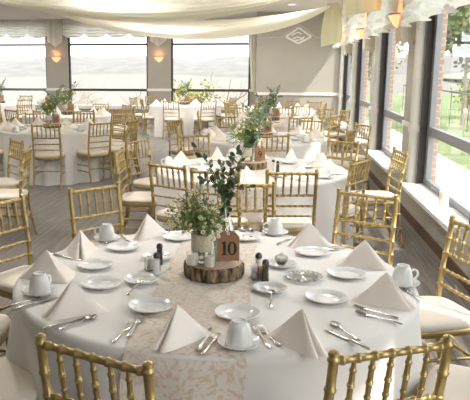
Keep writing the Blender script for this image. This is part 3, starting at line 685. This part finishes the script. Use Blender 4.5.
def make_bouquet(nfl=78, seed=3, flowers=True):
    rnd = random.Random(seed); t = thing('daisy_bouquet', 'x', 'flowers')
    st = MB(); fo = MB(); tips = []
    for k in range(nfl):
        a = rnd.uniform(0, 2 * PI); q = rnd.random() ** .55; el = 1 - q * .95
        R0 = .16
        tip = Vector((R0 * q * math.cos(a) - .03, R0 * q * math.sin(a), .185 + .175 * math.sqrt(max(0, 1 - q * q)) * rnd.uniform(.35, 1.05) - .05 * q * q))
        root = Vector((.015 * math.cos(a), .015 * math.sin(a), .03)); mid = Vector((.024 * math.cos(a), .024 * math.sin(a), .175))
        st.sweep([root, mid, mid.lerp(tip, .6) + Vector((0, 0, .012)), tip], .0011, 4); tips.append((tip, (tip - Vector((0, 0, .08))).normalized()))
    for k in range(1100):
        tip, n = rnd.choice(tips); f = rnd.uniform(.15, .93); base = Vector((0, 0, .15)).lerp(tip, f) + Vector((rnd.uniform(-1, 1), rnd.uniform(-1, 1), rnd.uniform(-1, 1))) * .016
        d, a, b = rnd_frame(Vector((rnd.uniform(-1, 1), rnd.uniform(-1, 1), rnd.uniform(-.5, 1))), rnd); leaf(fo, base, d, a, rnd.uniform(.014, .034), rnd.uniform(.005, .010))
    obj('stem', st.mesh('stem', 'stem'), t)
    f = obj('foliage', fo.mesh('foliage', 'fern'), t); f['kind'] = 'stuff'
    def head(m, tip, n, r):
        d, a, b = rnd_frame(n, rnd); m.mi = 0; k = 11
        vs = [tip]; fs = []
        for j in range(k):
            a0 = 2 * PI * j / k; w = .8 * PI / k
            for da, rr in ((-w, .55), (-w * .7, .95), (w * .7, .95), (w, .55)): vs.append(tip + (a * math.cos(a0 + da) + b * math.sin(a0 + da)) * r * rr + d * .001)
            i = 1 + 4 * j; fs.append((0, i, i + 1, i + 2, i + 3))
        m.add(vs, fs); m.mi = 1
        m.rings([[tip + d * h + (a * math.cos(2 * PI * j / 8) + b * math.sin(2 * PI * j / 8)) * r * q for j in range(8)] for q, h in ((.46, .001), (.40, .0035), (.2, .0055))])
    if flowers:
        for tip, n in tips:
            m = MB(); head(m, tip, (n + Vector((rnd.uniform(-.4, .4), rnd.uniform(-.7, .2), rnd.uniform(-.2, .4)))).normalized(), rnd.uniform(.0095, .0120)); obj('daisy', m.mesh('daisy', ['petal', 'pollen'], False), t)
        m = MB()
        for q in range(70):
            tip, n = rnd.choice(tips); b0 = Vector((0, 0, .17)).lerp(tip, rnd.uniform(.6, .97)) + Vector((rnd.uniform(-1, 1), rnd.uniform(-1, 1), rnd.uniform(-1, 1))) * .02
            head(m, b0, (n + Vector((rnd.uniform(-.5, .5), -.6, .2))).normalized(), rnd.uniform(.006, .009))
        o = obj('small_blossom', m.mesh('small_blossom', ['petal', 'pollen'], False), t); o['kind'] = 'stuff'
    else:
        m = MB()
        for tip, n in tips: head(m, tip, n, rnd.uniform(.010, .013))
        o = obj('blossom', m.mesh('blossom', ['petal', 'pollen'], False), t); o['kind'] = 'stuff'
    return t
def make_eucalyptus(branches, seed, mat='euc', size=1.0):
    rnd = random.Random(seed); t = thing('eucalyptus_spray', 'x', 'greenery')
    for pts in branches:
        P = [Vector(p) for p in pts]; Q = []
        for i in range(len(P) - 1):
            for k in range(5): Q.append(P[i].lerp(P[i + 1], k / 5))
        Q.append(P[-1]); 
        for _ in range(3): Q = [Q[0]] + [(Q[i - 1] + Q[i] * 2 + Q[i + 1]) / 4 for i in range(1, len(Q) - 1)] + [Q[-1]]
        b = obj('branch', MB().sweep(Q, [.0028 - .0018 * i / len(Q) for i in range(len(Q))], 6).mesh('branch', 'stem'), t)
        m = MB(); cum = 0
        for i in range(3, len(Q)):
            d = (Q[i] - Q[i - 1]).normalized()
            if Q[i].z < .20: continue
            for rep in range(2):
                dd, a, bb = rnd_frame(d, rnd); out = (a * .9 + d * rnd.uniform(.2, .8)).normalized(); L = rnd.uniform(.026, .043) * size
                leaf(m, Q[i].lerp(Q[i - 1], rep * .5), out, dd.cross(out).cross(out).normalized() if rnd.random() < .5 else bb, L, L * rnd.uniform(.5, .8))
        tipd = (Q[-1] - Q[-2]).normalized(); leaf(m, Q[-1], tipd, Vector((0, -1, 0)), .035 * size, .018 * size)
        l = obj('leaves', m.mesh('leaves', mat), b); l['kind'] = 'stuff'
    return t
def stroke(m, pts, ws, z0=0, z1=.0008):
    """flat lettering stroke in the local x-z plane, thickness along -y"""
    n = len(pts); L = []; Rr = []
    for i, (x, z) in enumerate(pts):
        x0, zz0 = pts[max(0, i - 1)]; x1, zz1 = pts[min(n - 1, i + 1)]; dx, dz = x1 - x0, zz1 - zz0; d = math.hypot(dx, dz) or 1
        w = ws[i] if isinstance(ws, list) else ws; L.append((x - dz / d * w / 2, z + dx / d * w / 2)); Rr.append((x + dz / d * w / 2, z - dx / d * w / 2))
    rs = [[(a[0], -z0, a[1]), (b[0], -z0, b[1]), (b[0], -z1, b[1]), (a[0], -z1, a[1])] for a, b in zip(L, Rr)]
    m.rings(rs)
def ell(cx, cz, rx, rz, a0=0, a1=360, n=24): return [(cx + rx * math.cos(math.radians(a0 + (a1 - a0) * i / n)), cz + rz * math.sin(math.radians(a0 + (a1 - a0) * i / n))) for i in range(n + 1)]
def digit(m, ch, cx, cz, h):
    k = h / 2; th, tk = h * .07, h * .20
    if ch == '0':
        p = ell(cx, cz, h * .24, k - th / 2, 90, 450, 32); stroke(m, p, [th + (tk - th) * abs(math.cos(math.radians(90 + 360 * i / 32))) ** 1.5 for i in range(33)])
    elif ch == '1':
        stroke(m, [(cx, cz - k), (cx, cz + k)], tk); stroke(m, [(cx - h * .2, cz - k + th / 2), (cx + h * .2, cz - k + th / 2)], th); stroke(m, [(cx - h * .2, cz + k - h * .12), (cx - h * .02, cz + k - th)], th * 1.4)
    elif ch == '9':
        p = ell(cx, cz + k * .42, h * .21, k * .52, 0, 360, 24); stroke(m, p, [th + (tk * .8 - th) * abs(math.cos(math.radians(360 * i / 24))) for i in range(25)])
        stroke(m, [(cx + h * .22, cz + k * .45), (cx + h * .2, cz), (cx + h * .08, cz - k * .75), (cx - h * .15, cz - k + th), (cx - h * .22, cz - k * .7)], [tk * .9, tk * .9, tk * .6, th, tk * .6])
    elif ch == '8':
        for zc, rz, rx in ((cz + k * .48, k * .45, .19), (cz - k * .45, k * .50, .23)):
            p = ell(cx, zc, h * rx, rz, 0, 360, 24); stroke(m, p, [th + (tk * .8 - th) * abs(math.cos(math.radians(360 * i / 24))) for i in range(25)])
def make_tag(text, w=.102, h=.136):
    t = thing('number_tag', 'x', 'table number')
    out = [(-w / 2, 0)]
    ns = 7
    for i in range(ns):
        for q in (.2, .5, .8): out.append((-w / 2 + w * (i + q) / ns, -.0045 * math.sin(q * PI)))
        out.append((-w / 2 + w * (i + 1) / ns, 0))
    out += [(w / 2, h * .78), (w * .46, h * .80), (w * .42, h * .86), (w * .28, h * .95), (w * .1, h), (-w * .1, h), (-w * .28, h * .95), (-w * .42, h * .86), (-w * .46, h * .80), (-w / 2, h * .78)]
    m = MB(); m.rings([[(x, 0, z + .005) for x, z in out], [(x, -.0015, z + .005) for x, z in out]]); obj('card', m.mesh('card', 'kraft', False), t)
    m = MB(); p = ell(0, h * .90 + .005, .0055, .0055, 0, 360, 16); stroke(m, p, .0035, .0014, .0026); obj('eyelet', m.mesh('eyelet', 'eyelet', False), t)
    m = MB(); H = h * .46
    if len(text) == 1: digit(m, text, 0, h * .43, H)
    elif len(text) == 2: digit(m, text[0], -.017, h * .43, H); digit(m, text[1], .018, h * .43, H)
    for i, v in enumerate(m.v): m.v[i] = (v[0], v[1] - .0016, v[2])
    if m.v: obj('number', m.mesh('number', 'ink', False), t)
    return t
def make_votive():
    return tag(obj('votive_glass', MB().lathe([(.023, 0), (.025, .003), (.031, .066), (.030, .066), (.024, .006), (.001, .005)], 20).mesh('votive_glass', 'glassthin')), 'x', 'candle holder')
def make_candle(r=.0215, h=.045):
    t = thing('candle', 'x', 'candle'); obj('wax', MB().lathe([(r, 0), (r, h), (r * .8, h + .002), (.001, h + .001)], 18).mesh('wax', 'wax'), t)
    obj('wick', MB().sweep([(0, 0, h), (.001, 0, h + .008)], .0007, 5).mesh('wick', 'ink'), t); return t
E10 = [[(0, 0, .03), (.0, 0, .28), (-.03, -.02, .37), (-.07, -.02, .44), (-.13, -.03, .52)], [(0, 0, .03), (.005, 0, .28), (.03, .01, .38), (.07, .03, .47), (.11, .05, .57)], [(0, 0, .03), (0, .0, .28), (-.02, -.04, .36), (-.09, -.06, .385)],
       [(0, 0, .03), (0, .0, .28), (.04, -.03, .34), (.11, -.03, .35)], [(0, 0, .03), (0, .0, .28), (.015, .0, .40), (.05, .03, .50)], [(0, 0, .03), (0, .0, .28), (.0, -.02, .36), (-.02, -.02, .44)]]
def centrepiece(key, x, y, text, words, full=False, mat='euc', rot=0, esize=1.0):
    z = TT + .005; c, s = math.cos(rot), math.sin(rot)
    Lp = lambda a, b: (x + a * c - b * s, y + a * s + b * c)
    g = lambda w: w + ' centrepieces'
    put('wood_slice', make_slice, x, y, z, rot, 'bark-edged wood slice in the middle of ' + words, 'wood slices'); z2 = z + SLZ + .002
    jx, jy = Lp(-.052, -.012); put('mason_jar', make_jar, jx, jy, z2, rot, 'lace-banded glass jar on the wood slice of ' + words, 'mason jars')
    if full: o = make_bouquet(100); o.location = (jx, jy, z2); tag(o, 'airy bouquet of small white daisies with yellow eyes in the jar on ' + words, 'flowers', 'daisy bouquets')
    else:
        o = put('daisy_bouquet', lambda: make_bouquet(60, 5, False), jx, jy, z2, rot + 1, 'bouquet of small white daisies in the jar of ' + words, 'daisy bouquets'); o.scale = (1.15, 1.15, 1.3)
    bx, by = Lp(.046, .045); put('glass_bottle', make_bottle, bx, by, z2, 0, 'clear glass bottle of eucalyptus on the wood slice of ' + words, 'glass bottles')
    e = make_eucalyptus(E10, 11 + len(words), mat, esize); e.location = (bx, by, z2); e.rotation_euler.z = rot; tag(e, 'leafy eucalyptus spray in the bottle of ' + words, 'greenery', 'eucalyptus sprays')
    tx, ty = Lp(.070, -.024); tg = make_tag(text); tg.location = (tx, ty, z2 + .010); tg.rotation_euler = (math.radians(-6), 0, rot + .12)
    tag(tg, {'10': 'brown card tag numbered 10 leaning on the bottle of table ten', '9': 'brown card tag numbered 9 on the next table behind', '8': 'brown card tag numbered 8 on the third table of the row', '11': 'brown card tag numbered 11 below a tall greenery spray by the open floor'}.get(text, 'brown card tag standing on ' + words), 'table number', 'table number tags')
    return z2
z2 = centrepiece('ten', -.262, 2.965, '10', 'table ten', True)
for i, (vx, vy) in enumerate([(-.345, 2.882), (-.268, 2.862)]):
    put('votive_glass', make_votive, vx, vy, z2, 0, 'small votive glass at the front of the wood slice, ' + ['below the lace-banded jar', 'beside the number tag'][i], 'votive glasses')
    put('candle', make_candle, vx, vy, z2 + .0065, 0, 'white tealight inside the votive glass ' + ['below the jar', 'beside the number tag'][i], 'votive candles')
for k, tx in (('nine', '9'), ('eight', '8'), ('seven', ''), ('eleven', '11'), ('behind', ''), ('corner', ''), ('window', '')):
    x, y, wd, sd = TABLES[k]; centrepiece(k, x, y, tx, wd, False, 'euclit', .15, 1.05)

# ------------------------------------------------------------------ settings on the other tables
def settings(key, base, n=10, cups=True, r=.74):
    x, y, wd, s = TABLES[key]; rnd = random.Random(s)
    for k in range(n):
        d = base + 360 / n * k; a = math.radians(d); 
        at = '%s of %s' % (hour(d), wd)
        put('napkin', make_napkin, x + (r - .11) * math.cos(a), y + (r - .11) * math.sin(a), TT + .005, a + rnd.uniform(-.6, .6), 'cream tent-folded napkin at ' + at, 'folded napkins on ' + wd)
        b = a + math.radians(17)
        if cups and k % 2 == 0:
            put('saucer', make_saucer, x + .8 * math.cos(b), y + .8 * math.sin(b), TT + .005, 0, 'white saucer under a cup near ' + at, 'saucers on ' + wd)
            put('teacup', make_cup, x + .8 * math.cos(b), y + .8 * math.sin(b), TT + .0105, b, 'white upturned teacup near ' + at, 'teacups on ' + wd)
        b = a + math.radians(-6)
        if cups: put('side_plate', make_plate, x + .52 * math.cos(b), y + .52 * math.sin(b), TT + .005, 0, 'white side plate near ' + at, 'side plates on ' + wd)
settings('nine', 18); settings('eight', 10); settings('seven', 0); settings('six', 10, 10, False); settings('eleven', 15); settings('behind', 20, 10, False); settings('window', 5, 10, False); settings('corner', 5, 10, False)
put('salt_shaker', None, -.0, 6.2, TT, 0, 'glass salt shaker in front of the tag on table nine', 'shakers'); put('pepper_shaker', None, .04, 6.12, TT, 0, 'dark pepper shaker beside the tag on table nine', 'shakers')
pc = make_candle(.045, .17); pc.location = (1.63, 6.62, .37); tag(pc, 'thick cream pillar candle standing on the window sill', 'candle')

# ------------------------------------------------------------------ outside
b = MB(); b.add([(2.0, -20, -.12), (3.5, -20, -.12), (3.5, 24, -.12), (2.0, 24, -.12)], [(0, 1, 2, 3)]); struct('ground_patio', b, 'patio')
b = MB(); b.add([(3.5, -20, -.14), (40, -20, -.14), (40, 60, -.6), (3.5, 60, -.6)], [(0, 1, 2, 3)]); struct('ground_lawn', b, 'lawn')
def field(u, v):
    x = -220 + 440 * u; y = 20 + 330 * v; return (x, y, -.6 - 6 * min(1, v * 4) + 7.0 * max(0, v - .25) ** 1.2 + .8 * math.sin(u * 23) * v)
struct('ground_field', MB().grid(field, 40, 30), 'field', smooth=True)
def hill(x0, x1, y0, z0, hgt, seed):
    rnd = random.Random(seed); hs = [rnd.uniform(.45, 1) for _ in range(40)]
    def fn(u, v):
        i = u * 38; k = int(i); h = hs[k] + (hs[k + 1] - hs[k]) * (i - k); return (x0 + (x1 - x0) * u, y0 + 90 * v, z0 + (hgt * h - z0) * math.sin(v * PI / 2))
    return MB().grid(fn, 120, 14)
struct('hill_far', hill(-420, 260, 300, -6, 9.0, 3), 'hill', smooth=True)
def hillr(u, v): return (60 + 60 * math.sin(v * PI / 2), -40 + 320 * u, -2 + (6.5 + 1.5 * math.sin(u * 9)) * math.sin(v * PI / 2))
struct('hill_side', MB().grid(hillr, 40, 10), 'hillgreen', smooth=True)
def make_tree(seed, crown_r, crown_h, trunk_h, mat, nl, bare=False, ls=.35):
    rnd = random.Random(seed); t = thing('tree', 'x', 'tree')
    m = MB(); m.sweep([(0, 0, -.8), (.03, 0, trunk_h * .5), (0, .05, trunk_h), (.02, .02, trunk_h + crown_h * .7)], [.09, .075, .06, .02], 8)
    tips = []
    for k in range(26):
        a = rnd.uniform(0, 6.28); z = trunk_h + crown_h * rnd.uniform(0, .7); L = crown_r * rnd.uniform(.5, 1) ; e = Vector((math.cos(a) * L, math.sin(a) * L, z + L * rnd.uniform(.3, .9)))
        m.sweep([(0, 0, z), Vector((0, 0, z)).lerp(e, .5) + Vector((0, 0, -.1)), e], [.05, .03, .012], 5); tips.append(e)
        for q in range(5):
            s0 = Vector((0, 0, z)).lerp(e, rnd.uniform(.4, 1)); d = Vector((rnd.uniform(-1, 1), rnd.uniform(-1, 1), rnd.uniform(0, 1.2))) * crown_r * .35; m.sweep([s0, s0 + d], [.018, .006], 4); tips.append(s0 + d)
    obj('trunk', m.mesh('trunk', 'trunk'), t)
    if not bare:
        m = MB()
        for k in range(nl):
            e = rnd.choice(tips); p = e + Vector((rnd.gauss(0, 1), rnd.gauss(0, 1), rnd.gauss(0, .8))) * crown_r * .2; d, a, c = rnd_frame(Vector((rnd.uniform(-1, 1), rnd.uniform(-1, 1), rnd.uniform(-1, 1))), rnd); leaf(m, p, d, a, ls * rnd.uniform(.6, 1.2), ls * .6)
        c = obj('crown', m.mesh('crown', mat), t); c['kind'] = 'stuff'
    return t
for i, (x, y, cr, ch, th, mt, nl, lab, ls) in enumerate([(6.3, 24, 1.8, 2.8, 1.5, 'leafa', 4200, 'green tree outside the first two side windows', .24), (10.5, 37, 3.0, 4.6, 3.0, 'leafa', 2600, 'tall leafy tree at the top of the nearest side window', .26), (4.2, 31, 1.5, 2.6, 1.2, 'leafb', 1800, 'leafy tree outside the farther side windows', .2)]):
    o = make_tree(i + 1, cr, ch, th, mt, nl, False, ls); o.location = (x, y, -.2); tag(o, lab, 'tree', 'trees outside')
for i, (x, y, s, lab) in enumerate([(-6.2, 34, 1.1, 'bare pale tree outside the middle back window'), (-12.5, 40, 1.3, 'bare pale tree outside the corner back window'), (-3.0, 42, 1.3, 'bare pale tree outside the back window by the curtain')]):
    o = make_tree(20 + i, 1.8 * s, 2.2 * s, .6, 'leafb', 0, True); o.location = (x, y, -2.8); tag(o, lab, 'tree', 'trees outside')
for i, (x, y, lab) in enumerate([(-3.1, 24, 'yellow-green bush outside the back window by the curtain'), (8.5, 30, 'green bush on the lawn beyond the side windows')]):
    o = make_tree(30 + i, .9, .9, .15, 'leafb', 1500, False, .14); o.name = 'bush'; o.location = (x, y, -.45); tag(o, lab, 'bush', 'bushes outside')
for i, y in enumerate(ys[1:-1]):
    struct('wall_outer_pier_%d' % (i + 1), MB().box((1.83, y + .02, -.12), (1.90, y + .88, 3.2)), 'brick')
t = thing('garden_railing', 'dark horizontal railing across the lawn outside the side windows', 'railing', (0, 0, 0))
obj('top_rail', MB().sweep([(5.4, 2, .95), (5.4, 30, .95)], .03, 6).mesh('top_rail', 'rail'), t)
for k in range(15): obj('post', MB().sweep([(5.4, 2 + 2 * k, -.12), (5.4, 2 + 2 * k, .95)], .014, 6).mesh('post', 'rail'), t)

# repeats wholly hidden behind other things in the photograph are left out
HIDDEN = {
    'lace-banded glass jar on the wood slice of the table in the back corner',
    'white saucer under a cup near half past two of table eight',
    'white saucer under a cup near half past twelve of table eight',
    "white side plate near eleven o'clock of table eight",
    'white side plate near half past six of table eight',
    'white saucer under a cup near half past twelve of the fourth centre-row table',
    'cream tent-folded napkin at half past eleven of the fourth centre-row table',
    'white side plate near half past eleven of the fourth centre-row table',
    "white saucer under a cup near ten o'clock of the fourth centre-row table",
    "white side plate near nine o'clock of the fourth centre-row table",
    "white side plate near eight o'clock of the fourth centre-row table",
    "white upturned teacup near twelve o'clock of table eleven",
    'white saucer under a cup near half past nine of table eleven',
    "cream tent-folded napkin at eleven o'clock of the table in the back corner",
    "cream tent-folded napkin at ten o'clock of the table in the back corner",
    "cream tent-folded napkin at nine o'clock of the table in the back corner",
    'cream tent-folded napkin at half past seven of the table in the back corner',
    'cream tent-folded napkin at half past six of the table in the back corner',
}
for o in [o for o in S.objects if o.parent is None and o.get('label') in HIDDEN]: kill(o)
